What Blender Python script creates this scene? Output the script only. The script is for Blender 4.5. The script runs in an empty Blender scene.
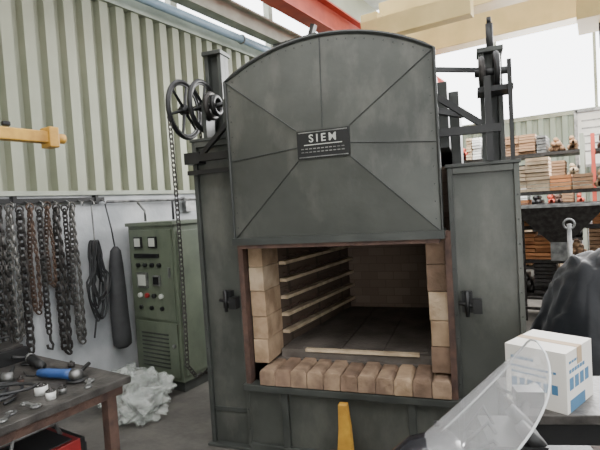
import bpy, bmesh, math, random
from mathutils import Vector, Matrix, noise
random.seed(7)
YAW=math.radians(32.5); CY,SY=math.cos(YAW),math.sin(YAW)
def D(x,y,z=0.0): return Vector((CY*x-SY*y, SY*x+CY*y, z))

# ---------------- materials ----------------
def mat(name,c1,c2=None,rough=0.6,metal=0.0,scale=6.0,bump=0.0,bscale=40,detail=6,alpha=None,trans=0,contrast=(0.35,0.65),vec=None,coat=0,streak=None,spec=None):
    m=bpy.data.materials.new(name); m.use_nodes=True
    nt=m.node_tree; b=nt.nodes['Principled BSDF']
    b.inputs['Roughness'].default_value=rough; b.inputs['Metallic'].default_value=metal
    if spec is not None: b.inputs['Specular IOR Level'].default_value=spec
    if trans: b.inputs['Transmission Weight'].default_value=trans
    if alpha is not None: b.inputs['Alpha'].default_value=alpha
    if coat: b.inputs['Coat Weight'].default_value=coat
    if c2 is None: c2=tuple(x*0.75 for x in c1)
    tc=nt.nodes.new('ShaderNodeTexCoord')
    mp=nt.nodes.new('ShaderNodeMapping'); nt.links.new(tc.outputs['Object'],mp.inputs['Vector'])
    if vec: mp.inputs['Scale'].default_value=vec
    n=nt.nodes.new('ShaderNodeTexNoise'); n.inputs['Scale'].default_value=scale; n.inputs['Detail'].default_value=detail
    nt.links.new(mp.outputs[0],n.inputs['Vector'])
    r=nt.nodes.new('ShaderNodeValToRGB')
    r.color_ramp.elements[0].position=contrast[0]; r.color_ramp.elements[1].position=contrast[1]
    r.color_ramp.elements[0].color=(*c2,1); r.color_ramp.elements[1].color=(*c1,1)
    nt.links.new(n.outputs['Fac'],r.inputs['Fac']); col=r.outputs['Color']
    if streak:
        scol,amt,sv,pos=streak
        mp2=nt.nodes.new('ShaderNodeMapping'); nt.links.new(tc.outputs['Object'],mp2.inputs['Vector']); mp2.inputs['Scale'].default_value=sv; mp2.inputs['Location'].default_value=(3.1,1.7,.4)
        n3=nt.nodes.new('ShaderNodeTexNoise'); n3.inputs['Scale'].default_value=1; n3.inputs['Detail'].default_value=8; n3.inputs['Roughness'].default_value=.65
        nt.links.new(mp2.outputs[0],n3.inputs['Vector'])
        r3=nt.nodes.new('ShaderNodeValToRGB'); r3.color_ramp.elements[0].position=pos[0]; r3.color_ramp.elements[1].position=pos[1]
        r3.color_ramp.elements[0].color=(0,0,0,1); r3.color_ramp.elements[1].color=(amt,amt,amt,1)
        nt.links.new(n3.outputs['Fac'],r3.inputs['Fac'])
        mx=nt.nodes.new('ShaderNodeMixRGB'); nt.links.new(r3.outputs['Color'],mx.inputs['Fac']); nt.links.new(col,mx.inputs['Color1']); mx.inputs['Color2'].default_value=(*scol,1)
        col=mx.outputs['Color']
    nt.links.new(col,b.inputs['Base Color'])
    if bump>0:
        n2=nt.nodes.new('ShaderNodeTexNoise'); n2.inputs['Scale'].default_value=bscale; n2.inputs['Detail'].default_value=4
        nt.links.new(mp.outputs[0],n2.inputs['Vector'])
        bp=nt.nodes.new('ShaderNodeBump'); bp.inputs['Strength'].default_value=bump; bp.inputs['Distance'].default_value=0.02
        nt.links.new(n2.outputs['Fac'],bp.inputs['Height']); nt.links.new(bp.outputs[0],b.inputs['Normal'])
    return m
def brickmat(name,c1,c2,mortar,scale,rot=(0,0,0)):
    m=bpy.data.materials.new(name); m.use_nodes=True
    nt=m.node_tree; b=nt.nodes['Principled BSDF']; b.inputs['Roughness'].default_value=.9
    tc=nt.nodes.new('ShaderNodeTexCoord'); mp=nt.nodes.new('ShaderNodeMapping'); mp.inputs['Rotation'].default_value=rot
    nt.links.new(tc.outputs['Object'],mp.inputs['Vector'])
    t=nt.nodes.new('ShaderNodeTexBrick'); t.inputs['Color1'].default_value=(*c1,1); t.inputs['Color2'].default_value=(*c2,1); t.inputs['Mortar'].default_value=(*mortar,1)
    t.inputs['Scale'].default_value=scale; t.inputs['Mortar Size'].default_value=.010
    nt.links.new(mp.outputs[0],t.inputs['Vector']); nt.links.new(t.outputs['Color'],b.inputs['Base Color'])
    return m
M={}
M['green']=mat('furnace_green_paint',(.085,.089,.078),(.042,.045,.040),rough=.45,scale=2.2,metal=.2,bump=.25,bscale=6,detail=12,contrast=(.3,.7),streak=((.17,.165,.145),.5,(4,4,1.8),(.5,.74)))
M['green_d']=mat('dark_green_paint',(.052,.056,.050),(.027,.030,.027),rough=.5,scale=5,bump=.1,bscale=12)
M['seam']=mat('seam_edge_paint',(.03,.033,.03),(.018,.02,.018),rough=.5)
M['rust']=mat('rusty_steel',(.10,.055,.04),(.05,.028,.022),rough=.8,scale=14,bump=.3)
M['black']=mat('black_iron',(.02,.02,.02),(.01,.01,.011),rough=.45,metal=.3)
M['steel']=mat('worn_steel',(.30,.30,.29),(.12,.12,.12),rough=.4,metal=.7,scale=12)
M['dsteel']=mat('dark_chain_steel',(.06,.055,.052),(.025,.022,.02),rough=.5,metal=.6,scale=20)
M['chainl']=mat('galvanised_chain',(.16,.155,.145),(.07,.065,.06),rough=.45,metal=.6,scale=20)
M['chainr']=mat('rusty_chain',(.10,.06,.04),(.045,.028,.02),rough=.7,metal=.3,scale=20)
M['brick']=mat('fire_brick',(.44,.31,.20),(.25,.165,.10),rough=.95,scale=7,bump=.4,bscale=30,detail=10)
M['brick2']=mat('fire_brick_pale',(.52,.40,.28),(.33,.23,.145),rough=.95,scale=7,bump=.4,bscale=30,detail=10)
M['brick3']=mat('fire_brick_burnt',(.27,.175,.12),(.14,.09,.06),rough=.95,scale=7,bump=.4,bscale=30,detail=10)
M['brick4']=mat('fire_brick_sooty',(.34,.235,.155),(.17,.11,.075),rough=.95,scale=9,bump=.4,bscale=30,detail=10)
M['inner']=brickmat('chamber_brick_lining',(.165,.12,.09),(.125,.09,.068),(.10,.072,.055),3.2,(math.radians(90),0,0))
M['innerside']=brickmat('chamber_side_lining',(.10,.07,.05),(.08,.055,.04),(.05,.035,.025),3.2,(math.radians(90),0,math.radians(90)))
M['ledge']=mat('refractory_ledge',(.60,.48,.33),(.36,.27,.18),rough=.9,scale=10)
M['hearth']=mat('hearth_plate',(.15,.13,.115),(.065,.054,.046),rough=.55,scale=5,bump=.3,detail=10)
M['white']=mat('white_paint',(.72,.72,.70),(.62,.62,.60),rough=.6)
M['plaster']=mat('limewashed_masonry',(.53,.54,.55),(.34,.355,.37),rough=.9,scale=2.2,bump=.3,bscale=18)
M['clad']=mat('corrugated_cladding',(.285,.295,.22),(.225,.237,.172),rough=.5,scale=1.5,metal=.1)
M['cladfar']=mat('corrugated_cladding_far',(.30,.35,.29),(.25,.29,.24),rough=.6,scale=1.5)
M['beamg']=mat('pale_green_steel',(.32,.34,.28),(.23,.25,.20),rough=.6,scale=4)
M['pblue']=mat('pale_blue_pipe_paint',(.28,.38,.48),(.22,.31,.40),rough=.5,scale=4)
M['red']=mat('red_oxide_paint',(.50,.075,.04),(.38,.05,.03),rough=.55,scale=5)
M['yellow']=mat('crane_yellow_paint',(.70,.53,.23),(.60,.45,.19),rough=.5,scale=3)
M['syel']=mat('safety_yellow',(.60,.34,.05),(.38,.19,.03),rough=.5,scale=9)
M['cab']=mat('cabinet_green_enamel',(.14,.165,.115),(.10,.12,.085),rough=.45,scale=4,streak=((.06,.06,.05),.5,(6,6,2),(.5,.75)))
M['concrete']=mat('concrete_floor',(.125,.115,.10),(.05,.046,.041),rough=.7,scale=1.8,bump=.15,bscale=25,contrast=(.3,.7),streak=((.03,.027,.025),.7,(3,3,3),(.48,.68)))
M['roof']=mat('roof_sheet',(.5,.52,.5),(.4,.42,.4),rough=.7)
M['wood']=mat('timber',(.36,.22,.12),(.2,.11,.06),rough=.8,scale=8,vec=(1,8,8))
M['pwood']=mat('pale_timber',(.55,.43,.30),(.38,.28,.18),rough=.8,scale=8)
M['bench']=mat('bench_top_oily_steel',(.085,.077,.070),(.028,.025,.023),rough=.5,scale=9,bump=.2,metal=.2)
M['rubber']=mat('black_rubber',(.022,.023,.025),(.014,.014,.015),rough=.5)
M['greyrub']=mat('grey_leather',(.045,.046,.048),(.025,.025,.027),rough=.7,bump=.3,bscale=12)
M['tarp']=mat('dark_tarpaulin',(.012,.013,.016),(.007,.008,.010),rough=.55,scale=4,bump=.4,bscale=6,spec=.3)
M['redp']=mat('welder_red',(.30,.025,.025),(.20,.015,.015),rough=.35)
M['blue']=mat('blue_plastic',(.03,.08,.25),(.02,.06,.18),rough=.35)
M['teal']=mat('carton_blue_print',(.07,.19,.33),(.06,.16,.28),rough=.6)
M['card']=mat('white_carton',(.74,.71,.66),(.68,.65,.59),rough=.75,scale=3)
M['kraft']=mat('kraft_cardboard',(.46,.34,.22),(.40,.29,.18),rough=.85)
M['gauge']=mat('gauge_face',(.55,.56,.51),(.48,.49,.45),rough=.3)
M['bag']=mat('clear_polythene',(.80,.82,.78),(.50,.54,.50),rough=.15,scale=9,trans=.2,alpha=.42)
M['orange']=mat('orange_wood_stock',(.55,.25,.10),(.4,.16,.06),rough=.7)
M['bpaint']=mat('motorcycle_black',(.02,.02,.024),(.015,.015,.018),rough=.22,coat=.5)
m=bpy.data.materials.new('smoked_acrylic'); m.use_nodes=True; b=m.node_tree.nodes['Principled BSDF']
b.inputs['Base Color'].default_value=(.62,.62,.63,1); b.inputs['Roughness'].default_value=.1; b.inputs['Alpha'].default_value=.34; M['acr']=m
m=bpy.data.materials.new('acrylic_edge'); m.use_nodes=True; b=m.node_tree.nodes['Principled BSDF']
b.inputs['Base Color'].default_value=(.8,.82,.83,1); b.inputs['Roughness'].default_value=.2; b.inputs['Alpha'].default_value=.8; M['acre']=m

# ---------------- mesh builder ----------------
class MB:
    def __init__(s): s.bm=bmesh.new(); s.mats=[]
    def mi(s,k):
        if k not in s.mats: s.mats.append(k)
        return s.mats.index(k)
    def faces(s,vs,fs,k,smooth=False):
        i=s.mi(k); bv=[s.bm.verts.new(v) for v in vs]
        for f in fs:
            try: fc=s.bm.faces.new([bv[j] for j in f]); fc.material_index=i; fc.smooth=smooth
            except ValueError: pass
    def box(s,lo,hi,k,M4=None):
        x0,y0,z0=lo; x1,y1,z1=hi
        vs=[Vector(v) for v in((x0,y0,z0),(x1,y0,z0),(x1,y1,z0),(x0,y1,z0),(x0,y0,z1),(x1,y0,z1),(x1,y1,z1),(x0,y1,z1))]
        if M4: vs=[M4@v for v in vs]
        s.faces(vs,[(0,3,2,1),(4,5,6,7),(0,1,5,4),(1,2,6,5),(2,3,7,6),(3,0,4,7)],k)
    def bar(s,p0,p1,w,h,k,up=Vector((0,0,1))):
        p0=Vector(p0);p1=Vector(p1);d=(p1-p0); L=d.length; d.normalize()
        if abs(d.dot(up))>.98: up=Vector((0,1,0))
        sx=d.cross(up).normalized(); uz=sx.cross(d)
        R=Matrix((sx,d,uz)).transposed().to_4x4(); R.translation=p0
        s.box((-w/2,0,-h/2),(w/2,L,h/2),k,R)
    def tube(s,pts,r,k,seg=8,closed=False,caps=True):
        pts=[Vector(p) for p in pts]; n=len(pts); rr=r if isinstance(r,(list,tuple)) else [r]*n
        vs=[];fs=[]; prev=None
        for i,p in enumerate(pts):
            if closed: t=pts[(i+1)%n]-pts[i-1]
            else: t=pts[min(i+1,n-1)]-pts[max(i-1,0)]
            t.normalize()
            if prev is None:
                a=Vector((0,0,1)) if abs(t.z)<.9 else Vector((1,0,0)); u=t.cross(a).normalized()
            else:
                u=prev-t*prev.dot(t); u.normalize()
            prev=u; w=t.cross(u)
            for j in range(seg):
                an=2*math.pi*j/seg; vs.append(p+(u*math.cos(an)+w*math.sin(an))*rr[i])
        m_=n if closed else n-1
        for i in range(m_):
            for j in range(seg):
                a=i*seg+j;b_=i*seg+(j+1)%seg;c=((i+1)%n)*seg+(j+1)%seg;d=((i+1)%n)*seg+j
                fs.append((a,b_,c,d))
        if caps and not closed: fs.append(tuple(range(seg))[::-1]); fs.append(tuple((n-1)*seg+j for j in range(seg)))
        s.faces(vs,fs,k,smooth=seg>6)
    def cyl(s,p0,p1,r,k,seg=16,r2=None): s.tube([p0,p1],[r,r if r2 is None else r2],k,seg)
    def ring(s,c,ax,R,r,k,n=32,seg=8,sx=1.0):
        c=Vector(c);ax=Vector(ax).normalized(); a=Vector((0,0,1)) if abs(ax.z)<.9 else Vector((1,0,0))
        u=ax.cross(a).normalized(); w=ax.cross(u)
        s.tube([c+u*math.cos(t)*R*sx+w*math.sin(t)*R for t in [2*math.pi*i/n for i in range(n)]],r,k,seg,closed=True)
    def prism(s,poly,ext,k):
        n=len(poly); a=[Vector(p) for p in poly]; e=Vector(ext)
        s.faces(a+[p+e for p in a],[tuple(range(n))[::-1],tuple(range(n,2*n))]+[(i,(i+1)%n,n+(i+1)%n,n+i) for i in range(n)],k)
    def chain(s,path,k='dsteel',L=.05,w=.017,r=.0065):
        path=[Vector(p) for p in path]; seg=[(path[i+1]-path[i]).length for i in range(len(path)-1)]; tot=sum(seg)
        n=int(tot/(L*.74))
        for q in range(n):
            d=(q+.5)*tot/n; i=0
            while i<len(seg)-1 and d>seg[i]: d-=seg[i]; i+=1
            t=(path[i+1]-path[i]).normalized(); c=path[i]+t*d
            a=Vector((1,0,0)) if abs(t.x)<.9 else Vector((0,1,0)); u=t.cross(a).normalized(); v=t.cross(u)
            sd=u if q%2 else v
            sd=(sd+ (v if q%2 else u)*.4).normalized()
            pts=[]
            for j in range(10):
                an=2*math.pi*j/10
                pts.append(c+t*(math.sin(an)*w+ (L/2-w)*(1 if math.sin(an)>0.01 else -1 if math.sin(an)<-.01 else 0))+sd*math.cos(an)*w)
            s.tube(pts,r,k,5,closed=True)
    def obj(s,name,parent=None,bevel=0,recalc=True,solid=0):
        if recalc: bmesh.ops.recalc_face_normals(s.bm,faces=s.bm.faces)
        me=bpy.data.meshes.new(name); s.bm.to_mesh(me); s.bm.free()
        for k in s.mats: me.materials.append(M[k])
        o=bpy.data.objects.new(name,me); bpy.context.collection.objects.link(o)
        if parent: o.parent=parent
        if solid:
            sm=o.modifiers.new('sol','SOLIDIFY'); sm.thickness=solid
        if bevel:
            bm_=o.modifiers.new('bev','BEVEL'); bm_.width=bevel; bm_.segments=2; bm_.limit_method='ANGLE'; bm_.angle_limit=math.radians(40)
        return o
def empty(name,loc,rz=0):
    e=bpy.data.objects.new(name,None); bpy.context.collection.objects.link(e); e.location=loc; e.rotation_euler=(0,0,rz); return e

# ---------------- room shell ----------------
WX=-4.1; FY=12.2; RX=9.0; BY=-6.0
b=MB(); b.box((WX-.3,BY-.3,-.1),(RX+.3,FY+.3,0),'concrete'); b.obj('floor')
def corr(b,fix,a0,a1,z0,z1,axis,k,pitch=.17,dep=.035,sgn=1,p=(.32,.46,.86)):
    prof=[]; a=a0
    while a<a1:
        prof+= [(a,0),(a+pitch*p[0],0),(a+pitch*p[1],dep),(a+pitch*p[2],dep)]; a+=pitch
    vs=[];fs=[]
    for (t,o) in prof:
        for z in(z0,z1):
            vs.append(Vector((fix+sgn*o,t,z)) if axis=='y' else Vector((t,fix+sgn*o,z)))
    for i in range(len(prof)-1): fs.append((2*i,2*i+2,2*i+3,2*i+1))
    b.faces(vs,fs,k)
b=MB()
b.box((WX-.22,BY,0),(WX,FY,1.93),'plaster')
b.box((WX-.25,BY,1.93),(WX+.03,FY,1.97),'beamg')
corr(b,WX-.08,BY,FY,1.95,3.9,'y','clad',pitch=.19,dep=.07,p=(.30,.40,.90))
b.box((WX-.2,BY,3.86),(WX+.02,FY,4.0),'beamg')
b.box((WX-.2,BY,4.9),(WX,FY,6.0),'clad')
for y in range(-6,13,2): b.box((WX-.15,y,3.98),(WX-.05,y+.1,4.95),'beamg')
b.obj('wall_left',recalc=False)
b=MB()
b.box((WX,FY,0),(RX,FY+.2,1.0),'plaster')
corr(b,FY+.04,WX,RX,1.0,3.4,'x','cladfar',pitch=.24,sgn=-1,dep=.06)
b.box((WX,FY-.04,3.35),(RX,FY+.12,3.45),'beamg'); b.box((WX,FY-.04,2.55),(RX,FY+.12,2.62),'beamg')
b.box((WX,FY-.02,5.6),(RX,FY+.12,6.1),'cladfar')
for x in range(-4,9,2): b.box((x,FY,3.4),(x+.06,FY+.08,5.6),'beamg')
b.obj('wall_back',recalc=False)
b=MB()
b.box((RX,BY,0),(RX+.2,FY,1.0),'plaster'); b.box((RX,BY,1.0),(RX+.1,FY,3.2),'clad'); b.box((RX,BY,5.2),(RX+.1,FY,6.0),'clad')
for y in range(-6,13,3): b.box((RX,y,3.1),(RX+.1,y+.12,5.3),'beamg')
b.obj('wall_right')  # unseen wall, added to block side daylight that flattened the left wall
b=MB()
b.box((WX,BY-.2,0),(1.0,BY,6),'clad'); b.box((4.5,BY-.2,0),(RX,BY,6),'clad'); b.box((1,BY-.2,3.6),(4.5,BY,6),'clad')
b.obj('wall_front')  # unseen wall behind camera, added; opening kept small to cut frontal light
b=MB()
y=BY
while y<FY:
    b.box((WX-.3,y,6.0),(RX+.3,min(y+1.7,FY+.3),6.06),'roof'); y+=2.9
for y in(-3,1.5,6,10.5):
    b.bar((WX,y,5.4),(RX,y,5.4),.1,.12,'beamg'); b.bar((WX,y,5.95),(RX,y,5.95),.1,.1,'beamg')
    x=WX; f=0
    while x<8.5: b.bar((x,y,5.4 if f%2 else 5.95),(x+.9,y,5.95 if f%2 else 5.4),.06,.06,'beamg'); x+=.9; f+=1
b.obj('ceiling')

# columns + runway
def ibeam(b,p0,p1,w,h,k,t=.025):
    p0=Vector(p0);p1=Vector(p1)
    b.bar(p0,p1,t,h,k); up=Vector((0,0,h/2)); b.bar(p0+up,p1+up,w,t,k); b.bar(p0-up,p1-up,w,t,k)
b=MB()
ibeam(b,(-3.2,-5.5,4.35),(-3.2,12,4.35),.22,.36,'red'); b.box((-3.23,-5.5,4.54),(-3.17,12,4.6),'steel')
b.obj('crane_runway_beam')
b=MB(); ibeam(b,(-3.75,-5.5,4.12),(-3.75,12,4.12),.16,.22,'beamg')
b.obj('steel_eaves_beam')
b=MB(); b.cyl((-3.92,-5.5,3.95),(-3.92,12,3.95),.05,'pblue',14)
for y in range(-5,12,2): b.ring((-3.92,y,3.95),(0,1,0),.055,.012,'steel',14,6); 
b.obj('overhead_service_pipe')
for i,y in enumerate((-1.2,5.6,8.6,11.6)):
    b=MB()
    for dx in(-.1,.1): b.box((-3.45+dx-.012,y-.1,0),(-3.45+dx+.012,y+.1,3.98),'green')
    b.box((-3.56,y-.01,0),(-3.34,y+.01,3.98),'green'); b.box((-3.6,y-.15,0),(-3.3,y+.15,.03),'green')
    b.box((-3.80,y-.06,3.96),(-3.1,y+.06,3.99),'green'); b.bar((-3.36,y,3.6),(-3.15,y,4.12),.08,.06,'green')
    b.obj('steel_column')
b=MB()
for yy,z in((8.2,4.78),(9.6,4.66)):
    b.box((-3.25,yy,z),(7,yy+.32,z+.5),'yellow'); b.box((-3.25,yy-.04,z-.02),(7,yy+.36,z),'yellow')
b.box((-3.35,7.6,4.62),(-3.05,10.5,4.9),'yellow')
for yy in(7.9,10.2): b.cyl((-3.3,yy,4.66),(-3.1,yy,4.66),.06,'steel')
b.box((-.2,8.6,4.3),(.5,9.5,4.7),'yellow'); b.cyl((.1,9,4.3),(.1,9,3.9),.012,'black')
b.obj('overhead_travelling_crane',bevel=.01)
b=MB(); b.box((-3.05,6.9,4.2),(-1.4,7.1,4.5),'yellow'); b.obj('overhead_tie_beam',bevel=.01)

# ---------------- furnace ----------------
F=empty('industrial_furnace',(-2.41,2.46,0),math.radians(12.5))
b=MB()
x0,x1,zb,zc,za=.335,1.665,1.50,2.545,2.735
yf,yb=-.12,.10
def archpt(t):
    x=x0+(x1-x0)*t; h=za-zc; w=(x1-x0)/2; R=(w*w+h*h)/(2*h); dx=x-(x0+x1)/2
    return x, za-R+math.sqrt(R*R-dx*dx)
N=24
out=[(x1,zb),(x0,zb)]+[archpt(i/N) for i in range(N+1)]
c=(1.0,-.165,2.07); pw,ph=.17,.095
vs=[Vector((x,yf,z)) for x,z in out]+[Vector((x,yb,z)) for x,z in out]+[Vector((x+0.0,c[1],z)) for x,z in((c[0]+pw,c[2]-ph),(c[0]-pw,c[2]-ph),(c[0]-pw,c[2]+ph),(c[0]+pw,c[2]+ph))]
n=len(out); A=2*n
fs=[(0,1,A+1,A),(1,2,A+2,A+1)]+[(i,i+1,A+2 if i<2+N//2 else A+3) for i in range(2,n-1)]+[(n-1,0,A,A+3),(A,A+1,A+2,A+3),(2+N//2,A+3,A+2)]
fs+=[(i,(i+1)%n,n+(i+1)%n,n+i) for i in range(n)]+[tuple(range(n,2*n))]
b.faces(vs,fs,'green')
b.obj('hood',F)
b=MB()
P=lambda x,z,y=yf-.004: Vector((x,y,z))
mid=archpt(.5)
cor=[(P(x1,zb),P(c[0]+pw,c[2]-ph,c[1]-.002)),(P(x0,zb),P(c[0]-pw,c[2]-ph,c[1]-.002)),(P(x0,zc),P(c[0]-pw,c[2]+ph,c[1]-.002)),(P(x1,zc),P(c[0]+pw,c[2]+ph,c[1]-.002)),
     (P(*mid),P(c[0],c[2]+ph,c[1]-.002)),(P(x1,2.02),P(c[0]+pw,2.06,c[1]-.002)),(P(x0,2.02),P(c[0]-pw,2.06,c[1]-.002))]
for a,d in cor: b.tube([a,d],.0035,'seam',6)
b.tube([P(x,z) for x,z in out],.012,'seam',6,closed=True)
b.box((x0-.01,yf-.03,zb-.035),(x1+.01,yb,zb+.012),'green_d')
b.box((x0+.02,yf-.02,zb-.06),(x1-.02,yb-.02,zb-.03),'rust')
for i in range(1,N): 
    x,z=archpt(i/N); b.cyl((x,yf-.006,z-.04),(x,yf+.01,z-.04),.005,'seam',6)
for z in [zb+.08+.1*i for i in range(10)]:
    for x in(x0+.03,x1-.03): b.cyl((x,yf-.006,z),(x,yf+.01,z),.005,'seam',6)
b.obj('hood_seams',F)
b=MB(); b.box((c[0]-.165,c[1]-.012,c[2]-.085),(c[0]+.165,c[1]-.001,c[2]+.085),'black')
for z in(c[2]-.075,c[2]+.075): b.box((c[0]-.155,c[1]-.015,z-.003),(c[0]+.155,c[1]-.011,z+.003),'steel')
b.box((c[0]-.12,c[1]-.015,c[2]-.004),(c[0]+.12,c[1]-.011,c[2]+.001),'gauge')
for z in(-.025,-.045): 
    for i in range(11): b.box((c[0]-.14+.0255*i,c[1]-.014,c[2]+z-.003),(c[0]-.122+.0255*i,c[1]-.011,c[2]+z+.003),'steel')
b.obj('nameplate',F)
tc=bpy.data.curves.new('plate_text','FONT'); tc.body='SIEM'; tc.size=.066; tc.extrude=.002; tc.align_x='CENTER'; tc.space_character=1.45; tc.offset=.0008
to=bpy.data.objects.new('plate_text',tc); bpy.context.collection.objects.link(to); tc.materials.append(M['gauge'])
to.parent=F; to.location=(c[0],c[1]-.014,c[2]+.015); to.rotation_euler=(math.radians(90),0,0)
# posts
b=MB()
def post(b,xa,xb,top):
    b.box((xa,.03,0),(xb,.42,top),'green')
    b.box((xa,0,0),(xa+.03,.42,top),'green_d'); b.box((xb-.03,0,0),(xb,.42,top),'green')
    b.box((xa-.01,-.01,top),(xb+.01,.43,top+.02),'green_d')
    b.box((xa-.02,-.03,0),(xb+.02,.45,.02),'green_d')
    b.box((xa,.018,.25),(xb,.03,.28),'green_d')
    b.box((xa+.03,.0,top-.04),(xb-.03,.03,top),'green')
    for i in range(12): b.cyl((xa+.015,-.005,.15+.14*i),(xa+.015,.002,.15+.14*i),.006,'seam',6)
    for i in range(12): b.cyl((xb-.015,-.005,.15+.14*i),(xb-.015,.002,.15+.14*i),.006,'seam',6)
post(b,-.03,.30,2.2); post(b,1.70,2.09,1.87)
b.obj('side_posts',F,bevel=.004)
b=MB()
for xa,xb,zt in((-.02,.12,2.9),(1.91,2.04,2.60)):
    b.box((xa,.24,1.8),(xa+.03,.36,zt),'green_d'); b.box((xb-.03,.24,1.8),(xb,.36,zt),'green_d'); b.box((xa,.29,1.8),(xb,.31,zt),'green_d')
    b.box((xa-.01,.22,zt-.03),(xb+.01,.38,zt),'green_d')
b.obj('masts',F,bevel=.003)
b=MB()
b.box((.30,.42,0),(.36,2.0,2.4),'green_d'); b.box((1.72,.42,0),(1.78,2.0,2.4),'green_d')
b.box((.36,1.9,0),(1.72,2.0,2.4),'green_d'); b.box((.36,.1,2.0),(1.72,1.9,2.4),'green_d')
b.box((.30,0,0),(1.70,.06,.47),'green'); b.box((.28,-.05,.44),(1.72,.06,.485),'green_d')
b.box((.30,-.03,.0),(1.70,0,.06),'green_d')
for x in(.55,1.4): b.box((x,-.03,.06),(x+.05,0,.44),'green_d')
b.obj('casing',F,bevel=.004)
b=MB()
for xa in(.296,1.668): b.box((xa,-.025,.44),(xa+.036,.05,1.5),'rust')
b.obj('door_frame',F)
b=MB()
for xm in(.2,1.78):
    b.box((xm-.03,-.05,1.02),(xm+.03,.0,1.14),'black'); b.cyl((xm-.05,-.06,1.08),(xm+.07,-.06,1.05),.012,'black',8); b.box((xm+.03,-.08,1.02),(xm+.08,-.02,1.1),'black')
    b.cyl((xm,-.07,1.0),(xm,-.07,1.15),.012,'black',8)
b.obj('door_latches',F)
# brickwork
bk=MB(); ks=['brick','brick2','brick','brick3']
z=.615
hs=[.17,.16,.18,.17,.21]
for h in hs:
    j=random.uniform(-.008,.008)
    bk.box((.34,.04+j,z),(.452+j*.5,.32,z+h-.003),random.choice(ks[:2])); bk.box((1.556+j,.04-j,z),(1.666,.32,z+h-.003),random.choice(ks)); z+=h
for i in range(11):
    x=.41+i*.1145; 
    k=['brick4','brick','brick4','brick3'][[0,3,0,2,0,3,2,0,1,3,0][i]]; dz=random.uniform(-.008,.006)
    bk.prism([(x,-.05,.49),(x+.112,-.05,.49),(x+.112,-.05,.585+dz),(x+.095,-.04,.605+dz),(x+.015,-.04,.605+dz),(x,-.05,.585+dz)],(0,.26,0),k)
bk.obj('fire_bricks',F,bevel=.005)
b=MB()
b.box((.36,.2,.45),(1.7,1.88,.60),'hearth')
b.box((.47,.23,.60),(1.54,.30,.645),'hearth'); b.box((.47,.235,.642),(1.54,1.8,.66),'hearth')
b.box((.66,.215,.652),(1.46,.25,.673),'ledge')
for x in(.62,.92,1.22): b.box((x,.28,.655),(x+.29,1.7,.668),'hearth')
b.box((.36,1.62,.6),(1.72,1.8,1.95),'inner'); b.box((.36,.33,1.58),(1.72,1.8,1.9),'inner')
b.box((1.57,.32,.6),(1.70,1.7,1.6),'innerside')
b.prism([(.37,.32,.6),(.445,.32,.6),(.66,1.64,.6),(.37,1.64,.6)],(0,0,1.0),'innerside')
b.obj('chamber_lining',F)
b=MB()
for i in range(6):
    z=.75+.13*i
    p=[(.44,.33),(.50,.33),(.71,1.6),(.65,1.6)]
    b.prism([(x,y,z) for x,y in p],(0,0,.024),'ledge')
    b.tube([(.47+.18*t+ .012*math.sin(t*60),.36+1.2*t,z+.05+.012*math.cos(t*60)) for t in [q/60 for q in range(61)]],.006,'rust',5)
b.obj('heating_element_ledges',F)
# wheels & shaft
b=MB()
def wheel(b,x,y,z,R,sp=6):
    b.ring((x,y,z),(1,0,0),R,.017,'black',36,8)
    b.ring((x,y,z),(1,0,0),R*.9,.008,'black',36,6)
    b.cyl((x-.03,y,z),(x+.03,y,z),.035,'black',14)
    for q in range(sp):
        a=2*math.pi*q/sp+.3; b.tube([(x,y+.03*math.cos(a),z+.03*math.sin(a)),(x,y+(R-.01)*math.cos(a),z+(R-.01)*math.sin(a))],[.014,.009],'black',6)
wheel(b,-.13,.1,2.46,.205); wheel(b,.02,.12,2.47,.18)
b.cyl((-.18,.1,2.46),(.3,.1,2.46),.018,'black',10)
b.box((.05,.04,2.22),(.08,.16,2.48),'green_d'); b.box((.22,.04,2.22),(.26,.16,2.48),'green_d')
b.ring((.10,.1,2.46),(1,0,0),.085,.02,'dsteel',24,8); b.ring((.14,.1,2.46),(1,0,0),.06,.02,'black',24,8)
b.bar((.05,-.04,2.08),(.36,-.08,2.08),.04,.05,'black'); b.bar((.05,-.04,2.08),(.34,-.06,2.32),.03,.03,'black'); b.box((-.06,-.06,2.04),(.06,.03,2.12),'black')
b.bar((-.05,-.03,1.98),(.3,-.05,1.98),.03,.03,'black')
b.obj('hoist_wheels',F)
b=MB()
pts=[(-.13,.1-.2,2.46)]+[(-.13,-.1+.02*math.sin(t*3),2.46-1.85*t) for t in [q/10 for q in range(1,11)]]+[(-.13,.0,.5),(-.13,.15,.48),(-.13,.28,.6)]+[(-.13,.30,.6+1.85*t) for t in [q/10 for q in range(1,11)]]
b.chain(pts,L=.045,w=.012,r=.0045)
b.obj('hoist_chain',F)
b=MB()
b.bar((1.66,-.07,2.07),(2.0,-.05,2.07),.045,.045,'black'); b.bar((1.66,-.09,2.28),(1.90,-.05,2.10),.03,.035,'black')
b.bar((1.66,-.07,2.2),(1.8,.2,2.2),.03,.035,'black')
b.bar((1.94,-.05,1.89),(1.94,-.05,2.36),.035,.035,'black'); b.bar((1.95,-.05,2.1),(1.95,.28,2.1),.04,.05,'black')
b.bar((1.66,-.05,2.44),(1.98,.25,2.46),.025,.025,'black')
b.ring((2.0,.12,2.42),(1,0,0),.10,.018,'black',24,8); b.ring((1.92,.12,2.42),(1,0,0),.08,.018,'dsteel',24,8); b.cyl((1.88,.12,2.42),(2.07,.12,2.42),.022,'black')
for q in range(4):
    a=q*math.pi/4; b.bar((2.0,.12-.1*math.cos(a),2.42-.1*math.sin(a)),(2.0,.12+.1*math.cos(a),2.42+.1*math.sin(a)),.015,.015,'black')
b.cyl((1.98,.3,2.58),(1.98,.3,2.76),.022,'black'); b.cyl((1.98,.3,2.76),(1.98,.3,2.80),.014,'black')
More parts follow.
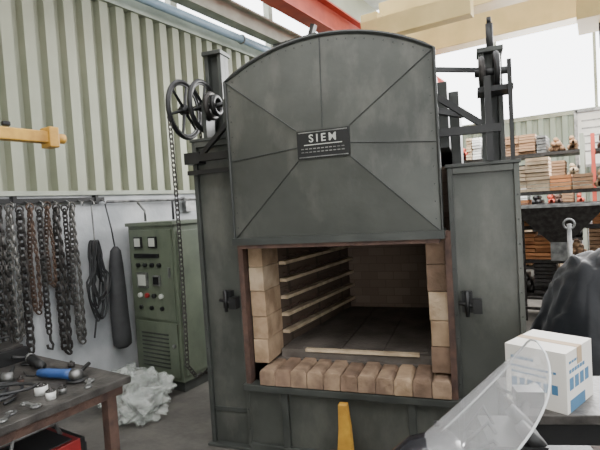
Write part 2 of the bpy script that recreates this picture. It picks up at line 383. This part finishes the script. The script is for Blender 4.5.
b.bar((2.06,.0,1.89),(2.06,.0,2.45),.022,.022,'black'); b.box((1.89,.02,2.29),(2.08,.2,2.32),'black')
b.obj('hoist_bracket',F)
b=MB()
b.prism([(.955,-.16,0),(1.075,-.16,0),(1.06,-.16,.30),(1.045,-.16,.45),(.99,-.16,.45),(.985,-.16,.30)],(0,.05,0),'syel')
b.box((.94,-.22,0),(1.09,-.06,.025),'syel'); b.box((.93,-.17,.12),(1.10,-.155,.16),'rust')
b.obj('safety_stand',F,bevel=.004)

# ---------------- control cabinet ----------------
b=MB(); X0,X1,Y0,Y1=-4.0,-3.35,3.06,3.50
b.box((X0,Y0,.1),(X1,Y1,1.60),'cab'); b.box((X0+.02,Y0+.02,0),(X1-.02,Y1-.02,.1),'green_d'); b.box((X0-.01,Y0-.03,1.60),(X1+.02,Y1+.01,1.635),'cab')
b.box((X0+.03,Y0-.018,.14),(X1-.03,Y0,.66),'cab'); b.box((X0+.03,Y0-.018,.69),(X1-.03,Y0,1.56),'cab')
b.box((X1,Y0+.04,.16),(X1+.015,Y1-.04,1.54),'cab')
def gz(x,z,s,k='black',in_='gauge'):
    b.box((x-s,Y0-.04,z-s),(x+s,Y0-.018,z+s),k); b.box((x-s*.75,Y0-.044,z-s*.7),(x+s*.75,Y0-.039,z+s*.75),in_)
gz(-3.83,1.44,.055);gz(-3.62,1.44,.055)
b.box((-3.90,Y0-.035,1.29),(-3.55,Y0-.018,1.33),'black')
for x in(-3.85,-3.75,-3.65,-3.55): b.cyl((x,Y0-.045,1.22),(x,Y0-.018,1.22),.022,'black',12)
gz(-3.80,1.07,.075,'steel'); gz(-3.60,1.07,.05,'steel','black')
for x,k in((-3.85,'gauge'),(-3.75,'redp'),(-3.65,'black'),(-3.55,'gauge')): b.cyl((x,Y0-.045,.92),(x,Y0-.018,.92),.024,k,12)
for x in(-3.85,-3.7,-3.55): b.cyl((x,Y0-.04,.80),(x,Y0-.018,.80),.022,'black',12)
for i in range(9): b.box((-3.88,Y0-.026,.22+.04*i),(-3.5,Y0-.018,.235+.04*i),'green_d')
b.cyl((-3.42,Y0-.04,.45),(-3.42,Y0-.01,.45),.018,'steel',10); b.box((-3.44,Y0-.03,1.1),(-3.41,Y0-.01,1.2),'steel')
b.obj('control_cabinet',bevel=.006)
b=MB(); b.tube([(-4.05,2.88,1.86),(-4.05,6.5,1.86)],.014,'steel',8)
b.tube([(-3.6,3.3,1.645),(-3.6,3.3,1.83),(-3.6,3.45,1.86),(-4.05,3.9,1.88)],.012,'rubber',8)
b.tube([(-3.9,3.2,1.645),(-3.9,3.2,1.75),(-4.0,3.2,1.84)],.012,'steel',8)
b.box((-4.09,3.9,1.72),(-4.03,4.05,1.84),'steel'); b.obj('electrical_conduit')

# ---------------- chains on wall ----------------
b=MB(); b.box((-4.095,.8,1.865),(-4.045,2.85,1.905),'black')
for y in[.9+.12*i for i in range(17)]: b.tube([(-4.05,y,1.88),(-4.0,y,1.86),(-3.99,y,1.83),(-3.97,y,1.86)],.006,'steel',6)
for y in(1.2,2.0,2.75): b.box((-4.095,y,1.84),(-4.035,y+.03,1.925),'black')
b.obj('wall_hook_rail')
def chainobj(y,z0,z1,dbl=True,L=.055,w=.019,r=.0075,k='dsteel',x=-4.0):
    b=MB()
    if dbl: b.chain([(x,y,z0),(x-.02,y-.025,(z0+z1)/2),(x-.01,y-.018,z1+.03),(x,y,z1),(x+.01,y+.018,z1+.04),(x,y+.025,(z0+z1)/2),(x,y,z0)],k,L,w,r)
    else:
        b.chain([(x,y,z0),(x-.01,y+.005,z1+.08)],k,L,w,r)
        b.tube([(x-.01,y+.01,z1+.08),(x-.01,y+.01,z1+.02),(x-.01,y+.03,z1-.02),(x-.01,y+.02,z1-.06),(x-.01,y-.015,z1-.04),(x-.01,y-.02,z1-.01)],.011,k,8)
    b.ring((x,y,z0+.01),(1,0,0),.03,.008,k,16,6)
    b.obj('hanging_chain')
ky=['dsteel','chainr','dsteel','dsteel','chainl','dsteel','chainr']
for q,(y,z0,z1,d,L) in enumerate(((1.55,1.80,.9,True,.06),(1.65,1.8,.7,False,.05),(1.75,1.8,.8,True,.05),(1.86,1.82,.62,True,.075),(1.945,1.82,.75,True,.06),(2.025,1.8,.55,False,.075),(2.11,1.82,.95,True,.05),(2.185,1.80,.66,False,.06),(2.255,1.83,1.15,True,.045),(2.335,1.81,.55,True,.075),(2.41,1.8,1.0,False,.05),(2.48,1.82,.60,True,.06))):
    chainobj(y,z0,z1,d,L=L,w=L*.34,r=L*.15,k=ky[q%7])
b=MB()
for i in range(9):
    y=2.635+.006*i; pts=[]; ph_=i*1.3
    for q in range(34):
        a=2*math.pi*q/34; w=.072+.014*math.sin(i*2); h=.32+.06*math.sin(i*1.7)
        pts.append((-3.99+.014*(i%4)+.012*math.sin(a*2+ph_),y+w*math.cos(a)*(1.0 if math.sin(a)<0 else .5)+.012*math.sin(3*a+ph_)*(math.sin(a)<.5),1.48-.32+h*math.sin(a)+(.32-h)*1.0+.02))
    b.tube(pts,.0085,'rubber',7,closed=True)
b.tube([(-3.98,2.66,1.83),(-3.97,2.66,1.5)],.008,'steel',6)
b.tube([(-3.97,2.60,1.0),(-3.97,2.62,.8),(-3.98,2.60,.66),(-3.97,2.58,.6)],.008,'rubber',7)
b.obj('coiled_cable')
b=MB()
pr=[(1.42,.02),(1.38,.05),(1.25,.065),(1.0,.08),(.75,.085),(.55,.09),(.46,.085),(.43,.05)]
b.tube([(-3.97+.01*math.sin(z*5),2.87,z) for z,r in pr],[r for z,r in pr],'greyrub',16)
b.tube([(-3.97,2.87,1.41),(-3.99,2.86,1.6),(-4.03,2.84,1.84)],.008,'rubber',6)
b.obj('leather_tool_sleeve')

# ---------------- yellow arm ----------------
b=MB()
b.box((-3.24,-.8,2.24),(-3.16,1.85,2.32),'syel'); b.box((-3.26,1.83,2.21),(-3.14,1.90,2.35),'syel'); b.cyl((-3.2,1.9,2.28),(-3.2,1.97,2.28),.035,'syel',12)
b.box((-3.2,1.55,2.33),(-3.17,1.6,2.36),'black')
b.box((-4.06,-.5,2.20),(-3.2,-.4,2.30),'syel'); b.bar((-4.03,-.45,2.9),(-3.25,-.45,2.3),.05,.05,'syel')
b.box((-4.07,-.6,2.05),(-4.03,-.3,3.0),'syel')
b.obj('yellow_jib_arm',bevel=.008)

# ---------------- workbench ----------------
b=MB()
b.box((-3.45,.15,.76),(-2.27,1.68,.80),'bench'); b.box((-3.43,.17,.70),(-2.31,1.65,.76),'rust')
for x,y in((-3.38,1.58),(-2.36,1.59),(-3.38,.25),(-2.36,.25)): b.box((x-.03,y-.03,0),(x+.03,y+.03,.72),'rust')
b.bar((-2.36,1.55,.1),(-2.36,.3,.1),.04,.04,'rust'); b.bar((-2.36,1.58,.1),(-3.38,1.58,.1),.04,.04,'rust')
b.obj('workbench',bevel=.004)
occ=[]
def grinder(x,y,rz,col):
    b=MB(); R=Matrix.Translation((x,y,.835))@Matrix.Rotation(rz,4,'Z')
    T=lambda *p: R@Vector(p)
    b.tube([T(-.13,0,0),T(-.05,0,0),T(.05,0,.0),T(.1,0,0)],[.024,.028,.028,.032],col,12)
    b.tube([T(.1,0,0),T(.15,0,0)],[.034,.028],'steel',12); b.cyl(T(.13,0,-.025),T(.13,0,-.03),.058,'black',20); b.cyl(T(.13,0,.0),T(.13,.1,.03),.012,'black',8)
    b.tube([T(-.13,0,0),T(-.17,.02,-.02),T(-.19,.06,-.028),T(-.14,.09,-.028),T(-.05,.08,-.028)],.005,'rubber',6)
    b.obj('angle_grinder'); occ.append((x,y,.16))
grinder(-2.62,1.46,.3,'blue'); grinder(-2.98,1.53,2.9,'black'); grinder(-3.25,.75,1.4,'black'); grinder(-2.92,1.2,.9,'dsteel')
def coil(x,y,r,k,n=4):
    b=MB()
    for i in range(n):
        b.tube([(x+r*.6*math.cos(t+i)*(1+.12*i),y+r*.55*math.sin(t)*(1+.15*i),.812+.012*i) for t in [q*.35 for q in range(18)]],.008,k,7)
    b.obj('welding_cable'); occ.append((x,y,r))
coil(-3.22,1.08,.18,'rubber'); coil(-2.62,1.12,.17,'rubber',5); coil(-2.75,.78,.12,'rubber',3); coil(-2.42,.92,.08,'blue',2)
b=MB(); b.box((-3.42,1.35,.8),(-3.2,1.6,.89),'black'); b.box((-3.40,1.37,.89),(-3.22,1.58,.91),'dsteel'); b.tube([(-3.31,1.39,.91),(-3.31,1.41,.96),(-3.31,1.54,.96),(-3.31,1.56,.91)],.008,'black',6); b.obj('tool_box',bevel=.006); occ.append((-3.31,1.47,.17))
b=MB(); b.box((-2.42,.66,.8),(-2.29,.80,.86),'pwood'); b.box((-2.41,.68,.86),(-2.31,.78,.89),'pwood'); b.obj('timber_offcuts',bevel=.004); occ.append((-2.36,.73,.1))
tries=0;cnt=0
while cnt<70 and tries<12000:
    tries+=1
    x=random.uniform(-3.35,-2.33); y=random.uniform(.6,1.64); ty=cnt%3
    L=random.uniform(.04,.09); r=random.uniform(.016,.034); R_=(L+.022) if ty==0 else r+.006
    if any((x-a)**2+(y-d)**2<(R_+e)**2 for a,d,e in occ) or x+R_>-2.28 or y+R_>1.67: continue
    occ.append((x,y,R_)); cnt+=1; b=MB(); a=random.uniform(0,3.14)
    if ty==0:
        dx,dy=math.cos(a)*L,math.sin(a)*L
        b.bar((x-dx,y-dy,.807),(x+dx,y+dy,.807),.02,.012,'steel'); b.ring((x+dx,y+dy,.807),(0,0,1),.02,.007,'steel',12,6); b.ring((x-dx,y-dy,.807),(0,0,1),.016,.006,'steel',12,6)
        b.obj('spanner')
    else:
        k=random.choice(['dsteel','black','steel','rust','black','white']); h=r*random.uniform(.6,1.8)
        b.cyl((x,y,.80),(x,y,.803+h),r,k,14); b.ring((x,y,.803+h),(0,0,1),r*.8,.006,'dsteel',16,6); b.cyl((x,y,.8),(x,y,.82+h),r*.35,'dsteel',8)
        b.obj('pipe_fitting')
# welder
b=MB()
b.box((-2.74,1.1,.06),(-2.44,1.48,.50),'black'); b.box((-2.745,1.13,.40),(-2.435,1.45,.505),'redp'); b.box((-2.435,1.14,.12),(-2.425,1.44,.38),'rubber')
b.box((-2.72,1.48,.1),(-2.46,1.50,.46),'rubber'); b.box((-2.72,1.16,.505),(-2.46,1.42,.512),'rubber')
for z in(.2,.26,.32): b.box((-2.426,1.18,z),(-2.418,1.40,z+.02),'redp')
b.cyl((-2.43,1.22,.44),(-2.40,1.22,.44),.022,'steel'); b.cyl((-2.43,1.36,.44),(-2.40,1.36,.44),.022,'gauge')
b.tube([(-2.59,1.16,.5),(-2.59,1.18,.58),(-2.59,1.40,.58),(-2.59,1.43,.5)],.012,'steel',8)
for x in(-2.72,-2.47):
    for y in(1.14,1.44): b.cyl((x-.0,y,.04),(x+.03,y,.04),.04,'rubber')
b.obj('welding_machine',bevel=.008)

# plastic bag
b=MB()
def blob(b,c,s,k,amp=.25,fr=3.0,n=4,flat=True,smooth=True,seed=0):
    t=bmesh.new(); bmesh.ops.create_icosphere(t,subdivisions=n,radius=1)
    vs=[]; 
    for v in t.verts:
        p=v.co.copy(); q=p*fr+Vector((seed,seed*.7,0))
        d=1+amp*noise.noise(q)+amp*.5*abs(noise.noise(q*2.3))-amp*.4*abs(noise.noise(q*4.1))
        p=Vector((p.x*s[0]*d,p.y*s[1]*d,p.z*s[2]*d))+Vector(c)
        if p.z<.004 and flat: p.z=.004
        vs.append(p)
    b.faces(vs,[[w.index for w in f.verts] for f in t.faces],k,smooth); t.free()
blob(b,(-3.52,2.64,.13),(.27,.24,.19),'bag',.6,2.2,5); blob(b,(-3.30,2.54,.09),(.18,.18,.13),'bag',.6,2.5,5,seed=3); blob(b,(-3.70,2.72,.13),(.2,.2,.17),'bag',.6,2.3,5,seed=8)
for q in range(8): blob(b,(-3.68+.06*q,2.62+.05*math.sin(q*3),.06+.035*(q%3)),(.07,.06,.05),['greyrub','bench','dsteel','cab','white','greyrub','white','dsteel'][q],.3,2,3,seed=q)
b.obj('plastic_waste_bag')

# ---------------- right side ----------------
R4=Matrix.Rotation(YAW,4,'Z')
b=MB(); c=D(2.6,3.95)
n=90; vs=[];fs=[]
for i in range(n+1):
    for j in range(n+1):
        u=-1+2*i/n; v=-1+2*j/n; r=max(abs(u),abs(v))
        prof=1.10-.30*max(0,(u*.9+.2))-.22*v*v-.16*u*u
        r2=(abs(u)**4+abs(v)**4)**.25
        t=max(0,(r-.45)/.55); z=prof*(1-t**1.5)+.01
        k=(r/r2 if r2>1e-6 else 1); x=u*k*.74*(.9+.12*t); y=v*k*.52*(.9+.12*t)
        an=math.atan2(v,u); w=(math.sin(an*9+1.3+z*3)*.5+math.sin(an*15-z*4)*.3)*.035*t; x+=u*w*1.5; y+=v*w*1.5
        f1=noise.noise(Vector((x*4,y*4,z*2))); f2=abs(noise.noise(Vector((x*7+z*4,y*7,z*7))))
        z+=(.12*f1+.10*f2)*(1-t*.6); x+=.05*f1; y+=.05*f2
        vs.append(Vector((x,y,max(z,.01)))) 
for i in range(n):
    for j in range(n):
        a=i*(n+1)+j; fs.append((a,a+n+1,a+n+2,a+1))
b.faces([R4@v+c for v in vs],fs,'tarp',True)
b.obj('tarpaulin_covered_machine',recalc=False)
b=MB(); c=D(3.15,5.7)
top=[(-.5,-.35,1.52),(.5,-.35,1.52),(.5,.35,1.52),(-.5,.35,1.52)]; bot=[(-.1,-.1,1.08),(.1,-.1,1.08),(.1,.1,1.08),(-.1,.1,1.08)]
b.faces([Vector(p)+c for p in top+bot],[(0,1,5,4),(1,2,6,5),(2,3,7,6),(3,0,4,7)],'dsteel')
for i in range(4): b.bar(Vector(top[i])+c,Vector(top[(i+1)%4])+c,.03,.03,'steel')
b.box((c.x-.1,c.y-.1,.85),(c.x+.1,c.y+.1,1.08),'steel')
for x,y in((-.45,-.3),(.45,-.3),(.45,.3),(-.45,.3)): b.bar((c.x+x,c.y+y,0),(c.x+x,c.y+y,1.5),.04,.04,'dsteel')
for s in(-.3,.3): b.bar((c.x-.45,c.y+s,.3),(c.x+.45,c.y+s,.3),.03,.03,'dsteel')
b.obj('metal_hopper',recalc=False,solid=.006)
b=MB(); c=D(2.72,4.75); b.cyl((c.x,c.y,0),(c.x,c.y,1.35),.022,'steel',10); b.cyl((c.x,c.y,0),(c.x,c.y,.02),.12,'steel',16); b.ring((c.x,c.y,1.35),(0,1,0),.05,.012,'steel',16,6); b.obj('steel_prop')
def rack(x0,x1,y0,y1,zs,name,up='red'):
    b=MB()
    for x in(x0,x1):
        for y in(y0,y1): b.box((x-.03,y-.03,0),(x+.03,y+.03,zs[-1]+.25),up)
    for z in zs:
        b.box((x0,y0,z-.05),(x1,y1,z),'dsteel')
    for z in zs:
        x=x0+.06
        while x<x1-.12:
            w=random.uniform(.08,.3); h=random.uniform(.22,.46); k=random.choice(['wood','orange','pwood','black','dsteel','white','wood','rust','steel','pwood','orange','red','wood','pwood'])
            t=random.random()
            if t<.4:
                for q in range(3): b.cyl((x+w*.3*q+.04,y0+.03,z+.05),(x+w*.3*q+.04,y1-.03,z+.05),.04,k,10)
                for q in range(2): b.cyl((x+w*.3*q+.08,y0-.05,z+.12),(x+w*.3*q+.08,y1-.03,z+.12),.04,k,10)
                b.cyl((x+w*.3+.04,y0-.02,z+.19),(x+w*.3+.04,y1-.1,z+.19),.04,k,10)
            elif t<.75:
                for q in range(int(h/.05)): b.box((x,y0-.05+random.uniform(0,.08),z+.05*q),(x+w,y1-.1,z+.04+.05*q),k)
            else:
                b.box((x,y0+.02,z),(x+w,y0+.35,z+h*.6),k); b.cyl((x+w/2,y0+.18,z+h*.6),(x+w/2,y0+.18,z+h*.8),w*.3,'dsteel',10)
            x+=w+random.uniform(.0,.03)
    b.obj(name)
rack(-2.6,-.2,9.0,9.8,(.4,.9,1.4,1.9,2.35),'storage_rack','beamg'); rack(-.05,2.0,9.2,10.0,(.4,.9,1.4,1.9,2.35),'storage_rack')
rack(-1.7,.8,6.9,7.4,(.35,.8,1.25,1.7),'storage_rack','dsteel')
b=MB()
for i in range(14):
    z=.0+.09*(i//4)+.05; x=-1.9+.1*(i%4)+.03*(i//4); b.cyl((x,5.0,z),(x+.1,6.4,z),.045,random.choice(['dsteel','rust','steel']),10)
b.obj('pipe_stack')
b=MB(); y=FY-.6; b.box((-.35,y,2.2),(.9,y+.05,3.3),'white'); 
for x in(-.35,.9): b.box((x-.03,y-.05,0),(x+.03,y+.1,3.35),'steel')
for z in(2.17,3.32): b.box((-.35,y-.05,z-.03),(.9,y+.1,z+.03),'steel')
for i in range(5): b.box((-.25,y-.01,3.1-.16*i),(.8-.1*(i%3),y,3.13-.16*i),'steel')
b.obj('notice_board')

# stand + carton
b=MB(); c=D(1.13,2.02); T=Matrix.Translation(c)@Matrix.Rotation(YAW-math.radians(8),4,'Z')
b.box((-.25,-.17,.75),(.42,.26,.79),'bench',T)
for x,y in((-.22,-.14),(.39,-.14),(.39,.23),(-.22,.23)): b.box((x-.02,y-.02,0),(x+.02,y+.02,.75),'black',T)
b.box((-.23,-.15,.25),(.4,.24,.27),'bench',T); b.box((-.2,-.1,.27),(.1,.2,.55),'black',T); b.box((.14,-.1,.27),(.36,.15,.5),'rust',T)
b.box((-.23,-.16,.66),(.4,-.145,.75),'black',T)
b.obj('steel_stand',bevel=.004)
b=MB(); T=Matrix.Translation(D(1.06,2.05,.79))@Matrix.Rotation(YAW+math.radians(-50),4,'Z')
w,d,h=.125,.14,.25
b.box((-w,-d,0),(w,d,h),'card',T)
b.box((-w-.0015,-.025,h-.07),(-w,.025,h),'kraft',T); b.box((w,-.025,h-.07),(w+.0015,.025,h),'kraft',T)
b.box((-w,-.022,h),(w,.022,h+.0015),'kraft',T)
def stripe(x0_,x1_,z0_,z1_,face,n_,k='teal'):
    for q in range(n_):
        a=x0_+(x1_-x0_)*q/n_; e=a+(x1_-x0_)/n_*.72
        if face=='f': b.box((a,-d-.0012,z0_),(e,-d,z1_),k,T)
        elif face=='r': b.box((w,a,z0_),(w+.0012,e,z1_),k,T)
        else: b.box((-w-.0012,a,z0_),(-w,e,z1_),k,T)
stripe(-.10,.10,.07,.11,'f',6); stripe(-.10,.05,.13,.14,'f',10); stripe(-.10,.09,.155,.165,'f',12); stripe(-.10,.0,.19,.205,'f',5)
stripe(-.11,.11,.0,.05,'r',1); stripe(-.11,.11,.09,.14,'r',4); stripe(-.11,.06,.16,.175,'r',6); stripe(-.11,.0,.2,.21,'r',4)
stripe(-.1,.1,.08,.10,'l',7); stripe(-.1,.05,.12,.13,'l',8)
b.obj('cardboard_box')

# ---------------- motorcycle ----------------
hd=math.radians(170); bc=D(.235,1.32,0); Fm=empty('motorcycle',bc,YAW+hd)
b=MB(); n=24; rows=24; vs=[];fs=[]
def scr(s,t):
    hw=.19*math.sqrt(max(0.0,1-(s**3.0)))*(1-.10*s)+.004
    y=hw*t
    return Vector((.0-.39*s-.02*math.sin(s*3.1)-(y*y)*3.4, y, .94+.355*s+.02*math.sin(s*3.1)-(y*y)*.3))
for i in range(rows+1):
    for j in range(n+1): vs.append(scr(i/rows,-1+2*j/n))
for i in range(rows):
    for j in range(n): a=i*(n+1)+j; fs.append((a,a+1,a+n+2,a+n+1))
b.faces(vs,fs,'acr',True)
b.tube([scr(i/rows,-1) for i in range(rows+1)]+[scr(1-i/rows,1) for i in range(1,rows+1)],.003,'acre',6)
for s in(-.6,.6): 
    p=scr(.18,s); b.cyl(p+Vector((.006,0,0)),p-Vector((.01,0,0)),.009,'black',10)
b.obj('windscreen',Fm,recalc=False)
def loft(b,prof,k,seg=16):
    vs=[];fs=[]
    for (x,w,z,h) in prof:
        for q in range(seg):
            a=2*math.pi*q/seg; vs.append(Vector((x,w*math.cos(a),z+h*math.sin(a))))
    for i in range(len(prof)-1):
        for q in range(seg): fs.append((i*seg+q,i*seg+(q+1)%seg,(i+1)*seg+(q+1)%seg,(i+1)*seg+q))
    fs.append(tuple(range(seg))[::-1]); fs.append(tuple((len(prof)-1)*seg+q for q in range(seg))); b.faces(vs,fs,k,True)
b=MB()
loft(b,[(-.26,.12,.92,.06),(-.14,.16,.93,.10),(-.04,.15,.88,.13),(.06,.13,.80,.13),(.15,.08,.76,.09)],'bpaint')
b.cyl((.14,0,.76),(.17,0,.76),.07,'gauge',18)
b.obj('fairing',Fm)
b=MB()
b.tube([(-.48,-.36,1.02),(-.42,-.22,1.05),(-.34,-.05,1.0),(-.34,.05,1.0),(-.42,.22,1.05),(-.48,.36,1.02)],.012,'black',8)
for s in(-1,1):
    b.cyl((-.46,s*.27,1.03),(-.49,s*.4,1.01),.02,'rubber',10)
    b.tube([(-.40,s*.25,1.04),(-.36,s*.36,1.03)],.006,'black',6); b.box((-.46,s*.22-.03,1.03),(-.38,s*.22+.03,1.08),'black')
b.box((-.38,-.09,.98),(-.24,.09,1.05),'black'); b.cyl((-.34,-.05,1.05),(-.36,-.05,1.07),.04,'black'); b.cyl((-.34,.05,1.05),(-.36,.05,1.07),.04,'black')
b.tube([(-.34,0,1.0),(-.2,0,.9)],.03,'black',8)
for q in range(3): b.tube([(-.3,.06-.05*q,1.0),(-.25,.08-.06*q,1.06+.02*q),(-.2,.05-.05*q,1.02),(-.18,0,.93)],.006,'rubber',6)
b.obj('handlebar',Fm)
b=MB()
for x in(.28,-1.12):
    b.ring((x,0,.31),(0,1,0),.26,.05,'rubber',36,10); b.ring((x,0,.31),(0,1,0),.2,.015,'steel',36,8); b.cyl((x,-.07,.31),(x,.07,.31),.035,'steel',12)
    for q in range(6): 
        a=q*math.pi/3; b.tube([(x,0,.31),(x+.2*math.cos(a),0,.31+.2*math.sin(a))],.011,'steel',6)
for s in(-.09,.09): b.cyl((.28,s,.31),(-.12,s,.92),.02,'steel',10); b.bar((-1.12,s,.31),(-.5,s,.36),.03,.05,'black')
b.tube([(.45,0,.52),(.38,0,.60),(.26,0,.63),(.12,0,.60),(.02,0,.52)],.05,'bpaint',8)
b.obj('wheels_and_fork',Fm)
b=MB()
loft(b,[(-.25,.05,.78,.06),(-.35,.12,.82,.1),(-.5,.15,.84,.12),(-.66,.10,.78,.07)],'bpaint')
loft(b,[(-.6,.08,.76,.04),(-.7,.13,.75,.05),(-.95,.14,.77,.06),(-1.25,.11,.82,.06),(-1.37,.05,.84,.03)],'rubber')
loft(b,[(-.2,.12,.42,.12),(-.35,.17,.42,.17),(-.55,.16,.42,.16),(-.7,.08,.42,.1)],'dsteel')
b.bar((-.1,0,.85),(-.25,0,.3),.05,.06,'black'); b.bar((-.12,0,.72),(-1.25,0,.70),.06,.05,'black'); b.bar((-.25,0,.25),(-.8,0,.3),.06,.05,'black')
b.cyl((-.3,-.13,.28),(-1.25,-.16,.36),.045,'steel',12); b.bar((-.55,.12,.25),(-.65,.25,.0),.02,.02,'steel')
b.obj('tank_and_seat',Fm)

# ---------------- lights ----------------
w=bpy.data.worlds.new('overcast'); bpy.context.scene.world=w; w.use_nodes=True
bg=w.node_tree.nodes['Background']; bg.inputs[0].default_value=(.97,.98,1,1); bg.inputs[1].default_value=7.0
def area(name,loc,rot,sx,sy,e,col=(1,1,1)):
    l=bpy.data.lights.new(name,'AREA'); l.shape='RECTANGLE'; l.size=sx; l.size_y=sy; l.energy=e; l.color=col
    o=bpy.data.objects.new(name,l); bpy.context.collection.objects.link(o); o.location=loc; o.rotation_euler=rot
area('skylight_lamp',(-.5,-.6,5.2),(0,0,0),3,4,100,(1,.97,.92))
area('skylight_lamp',(0,8.0,4.1),(0,0,0),5,3,650,(1,.98,.95))
area('window_daylight',(2.0,FY+.6,4.5),(math.radians(-75),0,0),8,1.8,1800)

cam=bpy.data.cameras.new('camera'); co=bpy.data.objects.new('camera',cam); bpy.context.collection.objects.link(co)
cam.lens=28.2; cam.sensor_width=36; cam.clip_start=.05
pitch=math.radians(-2.3); roll=.062
Mx=Matrix.Rotation(YAW,4,'Z')@Matrix.Rotation(math.pi/2+pitch,4,'X')@Matrix.Rotation(-roll,4,'Z')
Mx.translation=Vector((0,0,1.7)); co.matrix_world=Mx
bpy.context.scene.camera=co
